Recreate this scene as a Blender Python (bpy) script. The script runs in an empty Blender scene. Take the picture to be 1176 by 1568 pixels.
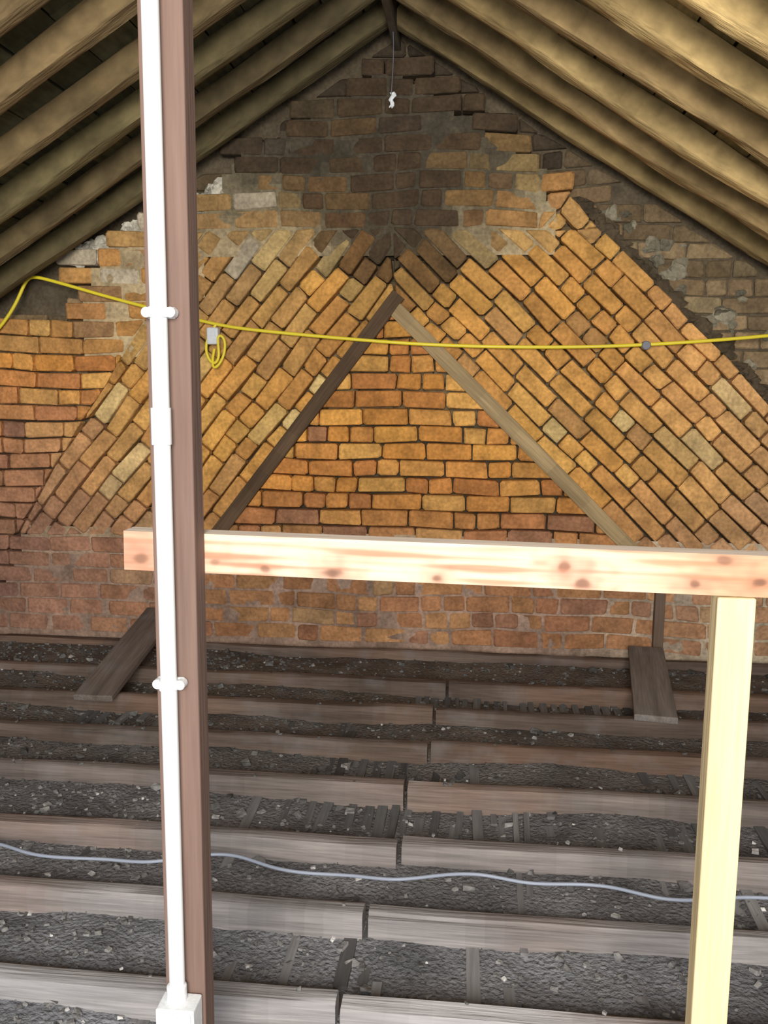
import bpy, math, random, bmesh
from mathutils import Vector, Matrix, noise
random.seed(7)
R_=random.random
def U(a,b): return a+(b-a)*R_()
C=bpy.context.scene.collection

# ---------------------------------------------------------------- helpers
class MB:
    def __init__(s): s.v=[];s.f=[];s.c=[]
    def add(s,vs,fs,col):
        o=len(s.v); s.v+= [tuple(v) for v in vs]
        for i,f in enumerate(fs):
            s.f.append([o+i_ for i_ in f]); s.c.append(col[i] if isinstance(col,list) else col)
    def box(s,c,d,col=(1,1,1),M=None,jit=0):
        x,y,z=[k/2 for k in d]
        vs=[Vector((sx*x+U(-jit,jit),sy*y+U(-jit,jit),sz*z+U(-jit,jit))) for sx in(-1,1) for sy in(-1,1) for sz in(-1,1)]
        if M is not None: vs=[M@v for v in vs]
        vs=[v+Vector(c) for v in vs]
        s.add(vs,[(0,1,3,2),(4,6,7,5),(0,4,5,1),(2,3,7,6),(0,2,6,4),(1,5,7,3)],col)
    def cyl(s,c,r,h,axis='Y',n=20,col=(1,1,1),r2=None):
        r2=r if r2 is None else r2
        a=[];b=[]
        for i in range(n):
            t=2*math.pi*i/n; p,q=math.cos(t),math.sin(t)
            for L,rr,k in((a,r,-h/2),(b,r2,h/2)):
                v={'Y':(p*rr,k,q*rr),'Z':(p*rr,q*rr,k),'X':(k,p*rr,q*rr)}[axis]
                L.append(Vector(c)+Vector(v))
        fs=[(i,(i+1)%n,n+(i+1)%n,n+i) for i in range(n)]+[tuple(range(n))[::-1],tuple(range(n,2*n))]
        s.add(a+b,fs,col)
    def timber(s,a,b,w,h,colf,wob=.004,seg=.12,up=(0,0,1),pw=.45,n=16):
        """roughly squared, hand-cut timber with rounded wandering edges"""
        a=Vector(a);b=Vector(b); d=(b-a); L=d.length; d.normalize()
        sx=d.cross(Vector(up)).normalized(); sz=sx.cross(d).normalized()
        k=max(2,int(L/seg)); sd=U(0,90); vs=[];fs=[];cs=[]
        for i in range(k+1):
            t=i/k; p=a+(b-a)*t; q=t*L
            ox=wob*2*noise.noise((q*1.3,sd,0)); oz=wob*noise.noise((q*1.1,sd,5))
            ww=w*(1+wob*14*noise.noise((q*1.7,sd,9))); hh=h*(1+wob*8*noise.noise((q*2.1,sd,12)))
            for j in range(n):
                th=2*math.pi*(j+.5)/n; c_,s_=math.cos(th),math.sin(th)
                e=wob*.8*noise.noise((q*3,sd,j*.7))
                X=math.copysign(abs(c_)**pw,c_)*ww/2+e; Z=math.copysign(abs(s_)**pw,s_)*hh/2+e
                vs.append(p+sx*(X+ox)+sz*(Z+oz))
        for i in range(k):
            c=colf(a+(b-a)*((i+.5)/k))
            for j in range(n):
                fs.append((i*n+j,i*n+(j+1)%n,(i+1)*n+(j+1)%n,(i+1)*n+j)); cs.append(c)
        fs.append(tuple(range(n))[::-1]); cs.append(colf(a)); fs.append(tuple(range(k*n,k*n+n))); cs.append(colf(b))
        s.add(vs,fs,cs)
    def obj(s,name,mat,parent=None,bevel=0,smooth=False,seg=2,auto=False):
        m=bpy.data.meshes.new(name); m.from_pydata(s.v,[],s.f)
        ca=m.color_attributes.new('Col','FLOAT_COLOR','CORNER')
        k=0
        for p,c in zip(m.polygons,s.c):
            for _ in p.loop_indices:
                ca.data[k].color=(c[0],c[1],c[2],1); k+=1
            p.use_smooth=smooth
        m.materials.append(mat); m.update()
        o=bpy.data.objects.new(name,m); C.objects.link(o)
        bm=bmesh.new(); bm.from_mesh(m); bmesh.ops.recalc_face_normals(bm,faces=bm.faces)
        if auto:
            for e in bm.edges:
                if len(e.link_faces)==2 and e.calc_face_angle()>.75: e.smooth=False
        bm.to_mesh(m); bm.free()
        if bevel:
            b=o.modifiers.new('b','BEVEL'); b.width=bevel; b.segments=seg; b.limit_method='ANGLE'
        if parent: o.parent=parent
        return o
def empty(name,loc=(0,0,0)):
    e=bpy.data.objects.new(name,None); C.objects.link(e); return e

def material(name,tint=(1,1,1),rough=.9,nscale=(12,12,12),namt=.35,bump=.4,bscale=60,fine=(60,60,60),dust=None,spec=.2,bdist=.01):
    m=bpy.data.materials.new(name); m.use_nodes=True
    n=m.node_tree.nodes; l=m.node_tree.links; b=n['Principled BSDF']
    b.inputs['Roughness'].default_value=rough
    b.inputs['Specular IOR Level'].default_value=spec
    at=n.new('ShaderNodeAttribute'); at.attribute_name='Col'
    tc=n.new('ShaderNodeTexCoord')
    def nz(sc,detail=6):
        mp=n.new('ShaderNodeMapping'); mp.inputs['Scale'].default_value=sc
        l.new(tc.outputs['Object'],mp.inputs['Vector'])
        t=n.new('ShaderNodeTexNoise'); t.inputs['Scale'].default_value=1; t.inputs['Detail'].default_value=detail
        l.new(mp.outputs['Vector'],t.inputs['Vector']); return t
    t1=nz(nscale); t2=nz(fine)
    def rng(t,lo,hi,a=.3,bb=.7):
        r=n.new('ShaderNodeMapRange'); r.inputs['From Min'].default_value=a; r.inputs['From Max'].default_value=bb
        r.inputs['To Min'].default_value=lo; r.inputs['To Max'].default_value=hi
        l.new(t.outputs['Fac'],r.inputs['Value']); return r
    r1=rng(t1,1-namt,1+namt); r2=rng(t2,1-namt*.8,1+namt*.8)
    mu=n.new('ShaderNodeMath'); mu.operation='MULTIPLY'; l.new(r1.outputs[0],mu.inputs[0]); l.new(r2.outputs[0],mu.inputs[1])
    ti=n.new('ShaderNodeMix'); ti.data_type='RGBA'; ti.blend_type='MULTIPLY'; ti.inputs[0].default_value=1
    l.new(at.outputs['Color'],ti.inputs[6]); ti.inputs[7].default_value=(*tint,1)
    vm=n.new('ShaderNodeVectorMath'); vm.operation='SCALE'
    l.new(ti.outputs[2],vm.inputs[0]); l.new(mu.outputs[0],vm.inputs['Scale'])
    out=vm.outputs[0]
    if dust:
        t3=nz((7,7,7),8); r3=rng(t3,0,dust[3],.5,.75)
        mx=n.new('ShaderNodeMix'); mx.data_type='RGBA'; l.new(r3.outputs[0],mx.inputs[0]); l.new(out,mx.inputs[6])
        mx.inputs[7].default_value=(dust[0],dust[1],dust[2],1); out=mx.outputs[2]
    l.new(out,b.inputs['Base Color'])
    bt=nz((bscale,)*3 if not isinstance(bscale,tuple) else bscale)
    bp=n.new('ShaderNodeBump'); bp.inputs['Strength'].default_value=bump; bp.inputs['Distance'].default_value=bdist
    l.new(bt.outputs['Fac'],bp.inputs['Height']); l.new(bp.outputs[0],b.inputs['Normal'])
    return m

M_brick=material('brick_mat',nscale=(10,10,10),namt=.34,bump=.9,bscale=45)
M_mortar=material('mortar_mat',nscale=(8,8,8),namt=.35,bump=1,bscale=40)
M_woodX=material('timber_x',nscale=(1.5,25,25),fine=(6,140,140),namt=.28,bump=.5,bscale=(5,120,120),dust=(.20,.19,.20,.3))
M_braceX=material('timber_brace',nscale=(1.5,25,25),fine=(6,140,140),namt=.28,bump=.5,bscale=(5,120,120))
M_woodY=material('timber_y',nscale=(25,1.5,25),fine=(120,6,120),namt=.28,bump=.4,bscale=(120,5,120),dust=(.15,.15,.15,.3))
M_woodZ=material('timber_z',nscale=(18,18,1.2),fine=(110,110,5),namt=.16,bump=.2,bscale=(100,100,5))
M_roof=material('roof_timber',nscale=(3,20,3),fine=(14,110,14),namt=.36,bump=.7,bscale=(14,100,14))
M_deck=material('roof_boarding',nscale=(5,5,5),fine=(40,8,40),namt=.4,bump=.4,bscale=30)
M_floor=material('plaster_dust',nscale=(5,5,5),fine=(70,70,70),namt=.4,bump=1,bscale=80,dust=(.20,.20,.215,.35),bdist=.02)
M_stone=material('rubble_mat',nscale=(30,30,30),namt=.3,bump=.5,bscale=80)
def plastic(name,col,rough=.35):
    m=bpy.data.materials.new(name); m.use_nodes=True; n=m.node_tree.nodes; l=m.node_tree.links
    b=n['Principled BSDF']; b.inputs['Roughness'].default_value=rough
    t=n.new('ShaderNodeTexNoise'); t.inputs['Scale'].default_value=9
    r=n.new('ShaderNodeValToRGB'); r.color_ramp.elements[0].color=(*[c*.82 for c in col],1); r.color_ramp.elements[1].color=(*col,1)
    r.color_ramp.elements[0].position=.3; r.color_ramp.elements[1].position=.6
    l.new(t.outputs['Fac'],r.inputs[0]); l.new(r.outputs[0],b.inputs['Base Color']); return m
M_white=plastic('white_pvc',(.70,.72,.76))
M_yellow=plastic('yellow_cable_mat',(.85,.66,.02),.45)
M_grey=plastic('grey_cable_mat',(.24,.27,.36),.5)
M_dark=plastic('dark_cable_mat',(.10,.10,.13),.5)

# ---------------------------------------------------------------- gable wall
AX=-.435; YF=4.5
def clip(poly,planes):
    for (px,pz,nx,nz) in planes:
        o=[]
        for i in range(len(poly)):
            a=poly[i]; b=poly[(i+1)%len(poly)]
            da=(a[0]-px)*nx+(a[1]-pz)*nz; db=(b[0]-px)*nx+(b[1]-pz)*nz
            if da>=0: o.append(a)
            if (da>=0)!=(db>=0):
                t=da/(da-db); o.append((a[0]+(b[0]-a[0])*t,a[1]+(b[1]-a[1])*t))
        poly=o
        if len(poly)<3: return []
    return poly
def area(p): return .5*sum(p[i][0]*p[(i+1)%len(p)][1]-p[(i+1)%len(p)][0]*p[i][1] for i in range(len(p)))
def edges(poly,gap=.006):
    out=[]
    for i in range(len(poly)):
        a=poly[i]; b=poly[(i+1)%len(poly)]
        dx,dz=b[0]-a[0],b[1]-a[1]; L=math.hypot(dx,dz); nx,nz=-dz/L,dx/L
        out.append((a[0]+nx*gap,a[1]+nz*gap,nx,nz))
    return out
def inside(p,poly):
    return all((p[0]-a)*c+(p[1]-b)*d>=0 for a,b,c,d in edges(poly,0))
def sstep(a,b,x):
    t=max(0,min(1,(x-a)/(b-a))); return t*t*(3-2*t)
def soot(x,z):
    d=abs(x-AX-.04*math.sin(z*4)); w=.24+max(0,z-1.72)*.85
    s=max(0,1-(d/w)**2.2)*sstep(1.62,1.98,z)
    s=max(s, sstep(2.12,2.58,z+.2*noise.noise((x*3,0,z*3)))*.92)
    n=noise.noise((x*4,3,z*4)); n2=noise.noise((x*11,3,z*11))
    return max(0,min(1,s*(1.15+.45*n+.25*n2)))
PAL=[(.59,.22,.04),(.64,.27,.05),(.56,.21,.04),(.51,.18,.04),(.60,.25,.055),(.47,.16,.04),(.66,.31,.07),(.55,.21,.045)]
def bcol(x,z,back=False,diag=False):
    c=Vector(random.choice(PAL))
    r=R_()
    if r<.035: c=Vector((.58,.36,.12))
    elif r<.10: c=Vector((.32,.13,.055))
    if diag:
        c=c.lerp(Vector((.58,.30,.07)),.42)
        if R_()<.08: c=Vector((.70,.46,.17))*U(.85,1)
    k=U(.78,1.10)*(1+.35*noise.noise((x*1.3,8,z*1.3))); c*=k
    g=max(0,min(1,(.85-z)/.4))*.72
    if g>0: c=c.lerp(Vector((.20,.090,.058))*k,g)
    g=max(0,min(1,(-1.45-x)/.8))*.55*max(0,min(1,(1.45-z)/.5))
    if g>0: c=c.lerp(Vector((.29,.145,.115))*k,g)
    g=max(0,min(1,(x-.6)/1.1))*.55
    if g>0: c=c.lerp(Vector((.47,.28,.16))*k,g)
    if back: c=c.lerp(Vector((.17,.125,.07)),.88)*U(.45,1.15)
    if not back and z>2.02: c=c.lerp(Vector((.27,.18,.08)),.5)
    if not back and x<-1.0 and z>1.85 and R_()<.32: c=Vector((.55,.47,.36))*U(.7,1.1)
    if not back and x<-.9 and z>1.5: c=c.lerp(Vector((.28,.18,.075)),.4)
    s=soot(x,z)
    c=c.lerp(Vector((.028,.019,.012)),s*.95)
    return tuple(c)
def warp(p):
    x,z=p
    return (x+.020*noise.noise((x*2.1,4,z*2.1))+.009*noise.noise((x*6,4,z*6)),
            z+.020*noise.noise((x*2.1,14,z*2.1))+.009*noise.noise((x*6,14,z*6)))
def add_brick(mb,poly,y0,depth,col):
    a=area(poly)
    if a<.0009: return
    poly=[warp(p) for p in poly]
    Q=[]
    n=len(poly)
    for i in range(n):
        p=poly[i]; a_=poly[i-1]; b_=poly[(i+1)%n]
        for q in (a_,b_):
            L=math.hypot(q[0]-p[0],q[1]-p[1])+1e-6; k=min(U(.003,.015)/L,.35)
            Q.append((p[0]+(q[0]-p[0])*k+U(-.003,.003),p[1]+(q[1]-p[1])*k+U(-.003,.003)))
    poly=Q; n=len(poly)
    cx=sum(p[0] for p in poly)/n; cz=sum(p[1] for p in poly)/n
    j=U(-.006,.005); tx=U(-.05,.05); tz=U(-.06,.06)
    back=[(p[0],y0+depth,p[1]) for p in poly]
    mid=[(p[0],y0+.008+j+(p[0]-cx)*tx+(p[1]-cz)*tz,p[1]) for p in poly]
    def ins(p):
        dx,dz=cx-p[0],cz-p[1]; L=math.hypot(dx,dz)+1e-6; k=min(.009/L,.4); return (p[0]+dx*k,p[1]+dz*k)
    fr=[]
    for p in poly:
        q=ins(p); fr.append((q[0],y0+j+(q[0]-cx)*tx+(q[1]-cz)*tz+U(0,.003),q[1]))
    fs=[]
    for i in range(n):
        k=(i+1)%n
        fs.append((i,k,n+k,n+i)); fs.append((n+i,n+k,2*n+k,2*n+i))
    fs.append(tuple(range(2*n,3*n)))
    mb.add(back+mid+fr,fs,col)
def lay(mb,ang,ox,oz,ext,clipP,selP=None,H=.088,y0=YF,back=False,diag=False,drop=0):
    ca,sa=math.cos(ang),math.sin(ang)
    rows=int(ext/H)
    for r in range(-rows,rows):
        s=-ext+U(0,.2)
        while s<ext:
            L=(.118 if R_()<.36 else .232)*U(.93,1.06)
            g=.009
            q=[(s,r*H+g/2),(s+L-g,r*H+g/2),(s+L-g,(r+1)*H-g/2),(s,(r+1)*H-g/2)]
            s+=L
            w=[(ox+p[0]*ca-p[1]*sa, oz+p[0]*sa+p[1]*ca) for p in q]
            cx=sum(p[0] for p in w)/4; cz=sum(p[1] for p in w)/4
            if abs(cx)>5.3 or cz<-.3 or cz>3.2: continue
            if selP is not None and not inside((cx,cz),selP): continue
            if drop and R_()<drop: continue
            p=clip(w,clipP) if clipP else w
            if len(p)<3: continue
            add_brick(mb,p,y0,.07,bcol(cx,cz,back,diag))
wall=empty('wall_back')
mb=MB()
H=.088; ZB=6*H; ZM=19*H; ZT=24*H
A=(AX,1.735); LB=(-1.375,ZB); RB=(.81,ZB)
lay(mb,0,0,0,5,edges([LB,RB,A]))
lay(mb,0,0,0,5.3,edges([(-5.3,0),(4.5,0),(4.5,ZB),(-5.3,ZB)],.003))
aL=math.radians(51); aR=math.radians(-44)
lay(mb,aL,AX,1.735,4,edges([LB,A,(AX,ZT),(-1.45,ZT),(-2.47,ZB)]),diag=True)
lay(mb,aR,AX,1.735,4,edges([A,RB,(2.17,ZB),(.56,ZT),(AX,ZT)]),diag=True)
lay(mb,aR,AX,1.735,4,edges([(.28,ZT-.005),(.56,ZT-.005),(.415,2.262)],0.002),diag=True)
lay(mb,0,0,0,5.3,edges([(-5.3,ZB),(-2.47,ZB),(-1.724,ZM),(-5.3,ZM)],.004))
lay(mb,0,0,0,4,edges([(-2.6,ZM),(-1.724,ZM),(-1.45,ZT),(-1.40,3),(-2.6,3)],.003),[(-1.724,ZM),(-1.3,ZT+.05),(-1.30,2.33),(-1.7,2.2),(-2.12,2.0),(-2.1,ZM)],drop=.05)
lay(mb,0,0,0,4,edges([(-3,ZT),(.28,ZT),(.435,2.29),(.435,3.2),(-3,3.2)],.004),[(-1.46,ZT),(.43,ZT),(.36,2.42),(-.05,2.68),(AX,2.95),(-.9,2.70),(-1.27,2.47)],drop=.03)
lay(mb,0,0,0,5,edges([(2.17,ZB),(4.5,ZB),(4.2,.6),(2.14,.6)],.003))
mb.obj('front_bricks',M_brick,wall)
mb2=MB()
lay(mb2,0,0,.03,5,[(AX,3.02,-.53,-.848),(AX,3.02,.53,-.848)],[(-3.2,1.2),(2.9,1.2),(AX,3.04)],y0=4.60,back=True,drop=.10)
mb2.obj('recessed_bricks',M_brick,wall)
def mortar(name,poly,y):
    m=MB()
    xs=[-5.3+.05*i for i in range(198)]; zs=[-.12+.05*i for i in range(64)]
    for i in range(len(xs)-1):
        for k in range(len(zs)-1):
            cx,cz=xs[i]+.025,zs[k]+.025
            if not any(inside((cx,cz),p) for p in poly): continue
            s=soot(cx,cz); c=Vector((.42,.30,.16))
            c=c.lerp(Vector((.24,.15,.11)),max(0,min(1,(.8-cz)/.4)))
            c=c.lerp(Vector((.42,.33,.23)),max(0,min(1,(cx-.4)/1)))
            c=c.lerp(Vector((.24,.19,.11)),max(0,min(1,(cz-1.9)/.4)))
            c=c*(1+.5*noise.noise((cx*3,1,cz*3))); c=c.lerp(Vector((.030,.023,.016)),s*.92)
            vs=[(xx,y+.005*noise.noise((xx*14,5,zz*14)),zz) for xx,zz in((xs[i],zs[k]),(xs[i+1],zs[k]),(xs[i+1],zs[k+1]),(xs[i],zs[k+1]))]
            m.add(vs,[(0,1,2,3)],tuple(c))
    return m.obj(name,M_mortar,wall)
mortar('mortar_front',[[(-5.3,-.2),(4.6,-.2),(4.6,.6),(2.1,.6),(.52,ZT-.04),(-1.5,ZT-.04),(-1.76,ZM-.04),(-5.3,ZM-.04)],
  [(-1.5,2.0),(.36,2.0),(.30,2.40),(-.05,2.60),(AX,2.88),(-.9,2.62),(-1.24,2.42)],[(-2.04,1.5),(-1.5,1.5),(-1.3,2.24),(-1.7,2.1),(-2.02,1.92)]],YF+.0065)
m=MB()
m.add([(-5.4,4.618,-.15),(4.6,4.618,-.15),(4.6,4.618,.1),(AX,4.618,3.22),(-5.4,4.618,.1)],[(0,1,2,3,4)],(.075,.055,.034))
m.add([(-5.4,4.75,-.15),(4.6,4.75,-.15),(4.6,4.75,.1),(AX,4.75,3.22),(-5.4,4.75,.1)],[(0,4,3,2,1)],(.09,.08,.06))
m.obj('rear_leaf',M_mortar,wall)
m=MB()
def lump(mb,c,r,col):
    bm=bmesh.new(); bmesh.ops.create_icosphere(bm,subdivisions=2,radius=1)
    sd=U(0,99); sx,sy,sz=U(.7,1.7),.5,U(.5,1.1)
    for v in bm.verts:
        k=1+.8*noise.noise(v.co*2.4+Vector((sd,0,0))); v.co=Vector((v.co.x*sx,v.co.y*sy,v.co.z*sz))*k*r+Vector(c)
    bm.verts.index_update(); mb.add([v.co.copy() for v in bm.verts],[[v.index for v in f.verts] for f in bm.faces],col); bm.free()
for i in range(170):
    x=U(.45,2.3); z=U(1.3,2.3)
    if z>3.0-abs(x-AX)*.625-.08 or z< 2.7-.98*x+.03: continue
    c=U(.07,.24); lump(m,(x,4.605,z),U(.015,.045),(c,c*.85,c*.58))
for i in range(80):  # dark row along the ledge, its shadow gap painted as lumps
    t=i/80; x=.45+t*1.7; z=2.24-t*1.66
    lump(m,(x+U(-.01,.02),4.555,z+U(-.01,.015)),U(.02,.038),(.055,.038,.022))
for i in range(120):
    t=R_(); x=-2.1+t*.9; z=1.99+t*.36+U(-.05,.03); c=U(.2,.60)
    lump(m,(x,4.53,z),U(.015,.042),(c,c*.9,c*.72))
m.obj('mortar_and_shade_lumps',M_mortar,wall)

def brace(a,b,w,col,name):
    m=MB(); a=Vector(a);b=Vector(b); d=b-a; L=d.length; ang=math.atan2(d.z,d.x)
    def cf(p): 
        k=1+.3*noise.noise((p.x*4,1,0)); return tuple(q*k for q in col)
    m.timber((-L/2,0,0),(L/2,0,0),.05,w,cf,wob=.004,pw=.25)
    o=m.obj(name,M_braceX,wall,smooth=True,auto=True); o.location=(a+b)/2; o.rotation_euler=(0,-ang,0); return o
brace((AX+.03,4.494,1.79),(-1.40,4.494,.50),.072,(.070,.040,.022),'diagonal_timber_brace')
brace((AX-.0,4.500,1.73),(.82,4.507,.50),.076,(.29,.195,.095),'diagonal_timber_brace')
m=MB()
m.box((-1.63,4.49,.22),(.05,.05,.44),(.07,.04,.03)); m.obj('wall_stud',M_woodZ,wall,.005)
m=MB(); m.box((.93,4.49,.17),(.05,.05,.34),(.11,.07,.05)); m.obj('wall_stud',M_woodZ,wall,.005)

# ---------------------------------------------------------------- roof
T=math.tan(math.radians(32)); co=math.cos(math.radians(32)); si=math.sin(math.radians(32))
ceil=empty('ceiling')
ry=[4.40,4.06,3.71,3.36,3.02,2.69,2.35,2.0,1.65,1.3,.95,.6,.25,-.1,-.45]
for side in(-1,1):
    m=MB(); ang=math.radians(32)*side
    L=5.55
    for y in ry:
        base=(Vector((.46,.30,.115)) if side>0 else Vector((.135,.102,.042)))*U(.72,1.2)  # left rafters coloured darker for the weaker light on that slope
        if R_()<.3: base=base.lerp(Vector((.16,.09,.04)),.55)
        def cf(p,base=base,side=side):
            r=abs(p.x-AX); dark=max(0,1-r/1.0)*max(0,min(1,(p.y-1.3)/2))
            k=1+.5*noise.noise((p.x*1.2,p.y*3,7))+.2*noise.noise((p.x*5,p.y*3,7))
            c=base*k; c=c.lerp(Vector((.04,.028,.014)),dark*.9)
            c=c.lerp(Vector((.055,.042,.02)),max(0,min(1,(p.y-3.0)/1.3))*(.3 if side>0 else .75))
            return tuple(c)
        z0=3.0+.055/co; dy=U(-.02,.02); dy2=dy+U(-.09,.09)
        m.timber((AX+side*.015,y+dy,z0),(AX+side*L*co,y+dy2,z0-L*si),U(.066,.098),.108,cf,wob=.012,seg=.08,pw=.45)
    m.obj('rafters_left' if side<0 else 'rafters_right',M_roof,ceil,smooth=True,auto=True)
    m=MB(); s=.02
    while s<5.75:
        w=U(.12,.19); sc=s+w/2
        x=AX+side*sc*co; z=3.0-sc*si+.118/co
        y=-.6
        while y<4.72:
            Ly=min(U(1.2,2.4),4.73-y)
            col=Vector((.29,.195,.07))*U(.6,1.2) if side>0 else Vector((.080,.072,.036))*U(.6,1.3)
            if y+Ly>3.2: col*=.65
            m.box((x,y+Ly/2,z+U(-.003,.003)),(w-U(.004,.012),Ly-.006,.022),tuple(col),Matrix.Rotation(ang,3,'Y'))
            y+=Ly
        s+=w
    m.obj('boarding_left' if side<0 else 'boarding_right',M_deck,ceil)
    m=MB(); sc=2.9; x=AX+side*sc*co; z=3.0-sc*si+.15/co
    m.box((x,2.07,z),(5.9,5.4,.012),(.03,.026,.02),Matrix.Rotation(ang,3,'Y'))
    m.obj('roof_felt_left' if side<0 else 'roof_felt_right',M_deck,ceil)
m=MB(); m.box((AX,2.03,3.05),(.035,5.3,.17),(.05,.035,.02)); m.obj('ridge_board',M_woodY,ceil,.004)

# ---------------------------------------------------------------- floor
fl=empty('floor')
def fz(x,y):
    n=noise.noise((x*1.6,y*1.6,0))*.040+noise.noise((x*9,y*9,2))*.009+noise.noise((x*26,y*26,4))*.004
    return -.073+n*.85+ (.03 if y>4.05 else 0)+ max(0,min(1,(-x-.6)/1.5))*.022
m=MB()
nx,ny=300,230; x0,x1,y0,y1=-3.6,2.9,-.5,4.6
vs=[];fs=[];cs=[]
for i in range(nx+1):
    for k in range(ny+1):
        x=x0+(x1-x0)*i/nx; y=y0+(y1-y0)*k/ny; vs.append((x,y,min(fz(x,y),-.028)))
for i in range(nx):
    for k in range(ny):
        fs.append((i*(ny+1)+k,(i+1)*(ny+1)+k,(i+1)*(ny+1)+k+1,i*(ny+1)+k+1))
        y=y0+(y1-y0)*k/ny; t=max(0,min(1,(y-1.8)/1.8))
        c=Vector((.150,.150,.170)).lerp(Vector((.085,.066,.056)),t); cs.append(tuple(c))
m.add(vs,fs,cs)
m.add([(-5.4,-.6,-.125),(4.6,-.6,-.125),(4.6,4.7,-.125),(-5.4,4.7,-.125)],[(0,1,2,3)],(.12,.115,.12))
m.obj('debris_bed',M_floor,fl,smooth=True)
m=MB(); x=-3.6
while x<2.9:
    w=U(.018,.036)
    y=.1
    while y<4.4:
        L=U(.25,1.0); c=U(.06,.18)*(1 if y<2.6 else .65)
        if R_()<.80: m.box((x+U(-.006,.006),y+L/2,-.084+U(-.008,.010)),(w,L-.01,.012),(c,c*.95,c*.98),Matrix.Rotation(U(-.035,.035),3,'Z')@Matrix.Rotation(U(-.012,.012),3,'X'),.001)
        y+=L
    x+=w+U(.010,.024)
m.obj('laths',M_woodY,fl)
m=MB()
jy=[4.40,3.95,3.60,3.24,2.88,2.50,2.13,1.79,1.48,1.08,.72,.36,0,-.36]
for idx,y in enumerate(jy):
    xg=-.28+(y-1.8)*.08+U(-.03,.03)
    if idx==0: segs=[(-5.2,4.3)]
    else: segs=[(-5.2,xg-.007),(xg+.007,4.3)]
    for a,b in segs:
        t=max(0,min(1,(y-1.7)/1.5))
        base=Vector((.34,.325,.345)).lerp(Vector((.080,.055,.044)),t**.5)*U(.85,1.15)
        w=.09 if abs(y-1.48)<.01 else U(.060,.074)
        if y==1.48: dy=dz=rz=0; wob=.001
        else: dy=U(-.015,.015); dz=U(-.010,.002); rz=U(-.018,.018); wob=.008
        def cf(p,base=base): 
            k=1+.5*noise.noise((p.x*1.5,p.y*7,3))+.3*noise.noise((p.x*5,p.y*7,3)); c=base*k
            c=c.lerp(Vector((.16,.085,.055)),.45*sstep(.0,.4,noise.noise((p.x*1.1,p.y*5,9))))
            return tuple(c)
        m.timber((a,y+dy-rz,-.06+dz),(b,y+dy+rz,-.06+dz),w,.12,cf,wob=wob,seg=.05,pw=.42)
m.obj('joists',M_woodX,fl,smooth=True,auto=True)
m=MB()
for i in range(8500):
    x=U(-2.9,2.0); y=U(1.3,4.45)
    if R_()<.05: y=U(4.1,4.45)
    if R_()<.25: x=U(-2.7,-.9)
    r=U(.003,.008) if R_()<.94 else U(.008,.018)
    c=U(.06,.20) if R_()<.91 else U(.28,.60)
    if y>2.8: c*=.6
    if c>.28: r=min(r,.010)
    on=min(abs(y-j) for j in jy[1:])<.028
    if on and (R_()<.8 or r>.008): continue
    z=(0 if on else min(max(fz(x,y),-.08),-.028))+r*.3
    Mx=Matrix.Rotation(U(0,6),3,'Z')@Matrix.Rotation(U(-.5,.5),3,'X')
    m.box((x,y,z),(r*U(1,2.4),r*U(1,1.8),r*U(.6,1.2)),(c,c*.95,c*.95),Mx,r*.28)
m.obj('rubble',M_stone,fl)
def board(name,a,b,w,t,col):
    m=MB(); a=Vector(a);b=Vector(b); m.box((0,0,0),((b-a).length,w,t),col)
    o=m.obj(name,M_woodX,None,.004); o.location=(a+b)/2; o.rotation_mode='QUATERNION'
    d=(b-a).normalized(); y=Vector((0,0,1)).cross(d).normalized(); z=d.cross(y)
    o.rotation_quaternion=Matrix((d,y,z)).transposed().to_quaternion(); return o
board('loose_plank',(.86,4.42,.045),(.74,3.52,.020),.17,.028,(.15,.125,.115))
board('loose_plank',(-1.62,4.38,.17),(-1.60,3.46,.022),.17,.028,(.10,.075,.065))

# ---------------------------------------------------------------- handrail
M_pine=material('new_pine',rough=.6,nscale=(3,40,50),fine=(8,120,160),namt=.14,bump=.1,bscale=(4,90,90))
rail=empty('guard_rail')
RL=1.75; RH=.070; RW=.045
knots=[(.030,.30,.012,.8),(.165,.30,.008,.6),(.255,.18,.007,.8),(.375,.14,.011,1),(.555,.12,.009,.9),(.770,.55,.010,.9),(.80,.16,.012,.9),(.985,.25,.008,.9),(1.03,.85,.010,.7),(1.09,.35,.008,.9),(1.25,.3,.010,.9),(1.45,.7,.010,.9)]
def railcol(s,h):
    n=noise.noise((s*3,0,h*6)); n2=noise.noise((s*7,5,h*3+s*2))
    base=Vector((.66,.45,.32)).lerp(Vector((.40,.16,.09)),sstep(-.15,.6,n+n2*.6)*.9)
    base=base.lerp(Vector((.40,.19,.09)),sstep(.80,1.05,s)*.75)
    base=base.lerp(Vector((.38,.17,.10)),(1-sstep(.03,.10,s))*.75)
    for ks,kh,r,a in knots:
        dx=(s-ks); dz=(h-kh)*RH; d=math.hypot(dx*.75,dz*1.1)/r*(1+.6*noise.noise((s*45,3,h*4)))
        halo=math.exp(-(d/2.8)**2)*a*.65; core=math.exp(-(d/.85)**4)*a*.9
        base=base.lerp(Vector((.34,.11,.06)),halo); base=base.lerp(Vector((.11,.045,.025)),core)
    return tuple(base)
mm=MB(); nxx,nzz=900,36
vs=[];fs=[];cs=[]
for i in range(nxx+1):
    for k in range(nzz+1): vs.append((-RL/2+RL*i/nxx,-RW/2,-RH/2+RH*k/nzz))
nv=len(vs)
for i in range(nxx):
    for k in range(nzz):
        a=i*(nzz+1)+k; fs.append((a,a+nzz+1,a+nzz+2,a+1)); cs.append(railcol(RL*(i+.5)/nxx,(k+.5)/nzz))
x,z=RL/2,RH/2
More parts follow.
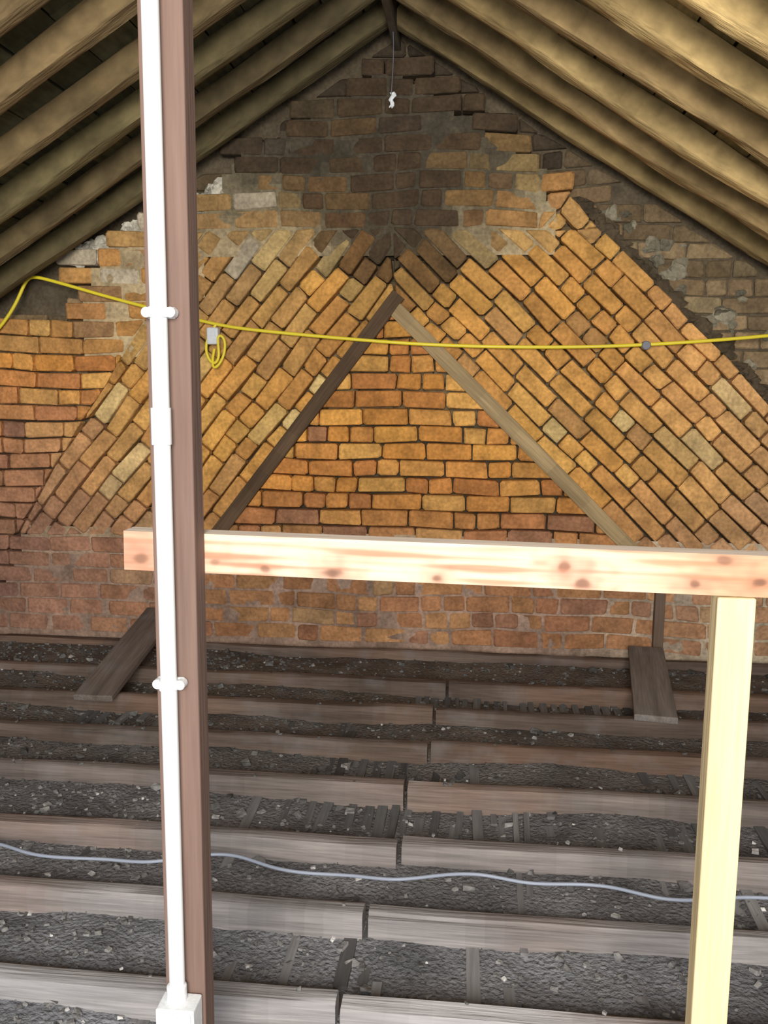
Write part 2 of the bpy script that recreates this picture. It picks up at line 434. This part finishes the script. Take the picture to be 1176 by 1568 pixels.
vs+=[(-x,-RW/2,-z),(x,-RW/2,-z),(x,-RW/2,z),(-x,-RW/2,z),(-x,RW/2,-z),(x,RW/2,-z),(x,RW/2,z),(-x,RW/2,z)]
for f in((0,1,5,4),(3,2,6,7),(4,5,6,7),(0,3,7,4),(1,2,6,5)): fs.append(tuple(nv+q for q in f)); cs.append((.70,.58,.50))
mm.add(vs,fs,cs); o=mm.obj('top_rail',M_pine,rail); o.location=(-.620+.875,1.5125,1.0435); o.rotation_euler=(0,math.radians(.75),0)
mm=MB(); mm.box((.434,1.512,.501),(.062,.045,1.004),(.72,.53,.28)); mm.obj('rail_post',M_woodZ,rail,.003)

# ---------------------------------------------------------------- left post with conduit
post=empty('timber_post')
mm=MB(); mm.box((-.509,1.462,1.47),(.074,.054,2.93),(.125,.074,.060)); mm.obj('post_body',M_woodZ,post,.003)
con=empty('cable_conduit')
mm=MB(); px=-.517; py=1.4155
mm.cyl((px,py,1.55+.555),.0140,1.65,'Z',28); mm.cyl((px,py,.74),.0140,1.08,'Z',28); mm.cyl((px,py-.002,1.279),.0165,.06,'Z',28)
mm.obj('conduit_pipe',M_white,con,smooth=True,auto=True)
for z in(1.462,.838,2.3):
    mm=MB()
    mm.box((px,1.429,z),(.046,.006,.018)); mm.cyl((px,py-.002,z),.0162,.017,'Z',28)
    for s in(-1,1): mm.cyl((px+s*.020,1.421,z),.0085,.02,'Y',20)
    mm.obj('saddle_clip',M_white,con,.0015)
mm=MB(); mm.box((px+.006,1.405,.205),(.070,.050,.09)); mm.cyl((px,py-.003,.262),.018,.03,'Z',28); mm.box((px+.006,1.378,.205),(.060,.006,.08))
mm.obj('junction_box',M_white,con,.006,seg=3)

# ---------------------------------------------------------------- cables
def cable(name,pts,r,mat,parent=None):
    cu=bpy.data.curves.new(name,'CURVE'); cu.dimensions='3D'; cu.bevel_depth=r; cu.bevel_resolution=3
    s=cu.splines.new('NURBS'); s.points.add(len(pts)-1); s.order_u=4; s.use_endpoint_u=True
    for p,q in zip(s.points,pts): p.co=(*q,1)
    cu.materials.append(mat); o=bpy.data.objects.new(name,cu); C.objects.link(o)
    if parent: o.parent=parent
    return o
yc=empty('yellow_extension_cable')
Y=4.455
cable('cable_run',[(-2.62,Y,1.50),(-2.42,Y,1.66),(-2.33,Y,1.88),(-2.28,Y,1.89),(-1.9,Y,1.78),(-1.64,Y,1.717),(-1.31,Y,1.635),(-1.1,Y,1.61),(-.52,Y,1.56),(-.17,Y,1.54),(.3,Y,1.532),(.80,Y,1.543),(1.35,Y,1.587),(2.0,Y+.03,1.66)],.0085,M_yellow,yc)
cable('cable_loop',[(-1.33,Y,1.64),(-1.40,Y-.01,1.56),(-1.36,Y-.02,1.42),(-1.30,Y-.01,1.47),(-1.33,Y-.02,1.60),(-1.27,Y-.01,1.58),(-1.29,Y-.02,1.44),(-1.36,Y-.03,1.40),(-1.34,Y,1.52)],.007,M_yellow,yc)
mm=MB(); mm.box((-1.345,Y+.005,1.585),(.06,.05,.085)); mm.obj('cable_socket',M_white,yc,.008)
mm=MB(); mm.cyl((.795,Y+.01,1.545),.022,.05,'Y',16); mm.obj('cable_knot',M_dark,yc,.004)
pts=[(-2.6+.12*i, 2.33+.03*math.sin(i*.9)+.025*math.sin(i*2.1)-max(0,8-i)*.006, -.024+.008*math.sin(i*1.3)) for i in range(32)]
cable('grey_floor_cable',pts,.005,M_grey,fl)
pts=[(-.25+.09*i, 1.68+.025*math.sin(i*1.1), -.026+.004*math.sin(i)) for i in range(14)]
cable('dark_floor_cable',pts,.006,M_dark,fl)
mm=MB(); vs=[];fs=[]
for i in range(5):
    for k in range(7):
        vs.append((AX-.012+i*.007*(1-.08*k)+.006*math.sin(k*1.7),4.36+.008*math.sin(i*2+k),2.70-.011*k+.006*math.sin(i*3)))
for i in range(4):
    for k in range(6): fs.append((i*7+k,(i+1)*7+k,(i+1)*7+k+1,i*7+k+1))
mm.add(vs,fs,(1,1,1)); rag=empty('hanging_rag'); mm.obj('cloth',M_white,rag,smooth=True)
cable('string',[(AX,4.36,2.98),(AX+.01,4.36,2.88),(AX-.005,4.36,2.69)],.002,M_dark,rag)

# ---------------------------------------------------------------- light
w=bpy.data.worlds.new('w'); bpy.context.scene.world=w; w.use_nodes=True
w.node_tree.nodes['Background'].inputs[0].default_value=(.85,.93,1,1); w.node_tree.nodes['Background'].inputs[1].default_value=1.5
def alight(name,loc,tgt,size,power,col):
    L=bpy.data.lights.new(name,'AREA'); L.shape='SQUARE'; L.size=size; L.energy=power; L.color=col
    o=bpy.data.objects.new(name,L); C.objects.link(o); o.location=loc
    o.rotation_euler=(Vector(tgt)-Vector(loc)).to_track_quat('-Z','Y').to_euler()
alight('hatch_daylight',(.1,-1.8,1.9),(-.2,4.5,1.4),1.3,300,(1,.96,.84))

# ---------------------------------------------------------------- camera
cam=bpy.data.cameras.new('camera'); co_=bpy.data.objects.new('camera',cam); C.objects.link(co_)
cam.sensor_fit='VERTICAL'; cam.sensor_height=36; cam.lens=1358/1568*36; cam.clip_start=.02
ya,pi_,ro=math.radians(6),math.radians(8.2),math.radians(.45)
F=Vector((-math.sin(ya)*math.cos(pi_),math.cos(ya)*math.cos(pi_),-math.sin(pi_)))
Rv=Vector((math.cos(ya),math.sin(ya),0)); Uv=Rv.cross(F)
R2=Rv*math.cos(ro)+Uv*math.sin(ro); U2=Uv*math.cos(ro)-Rv*math.sin(ro)
Mx=Matrix((R2,U2,-F)).transposed().to_4x4(); Mx.translation=(0,0,1.35); co_.matrix_world=Mx
bpy.context.scene.camera=co_
vs=bpy.context.scene.view_settings; vs.view_transform='Standard'; vs.exposure=-.05; vs.gamma=1.18
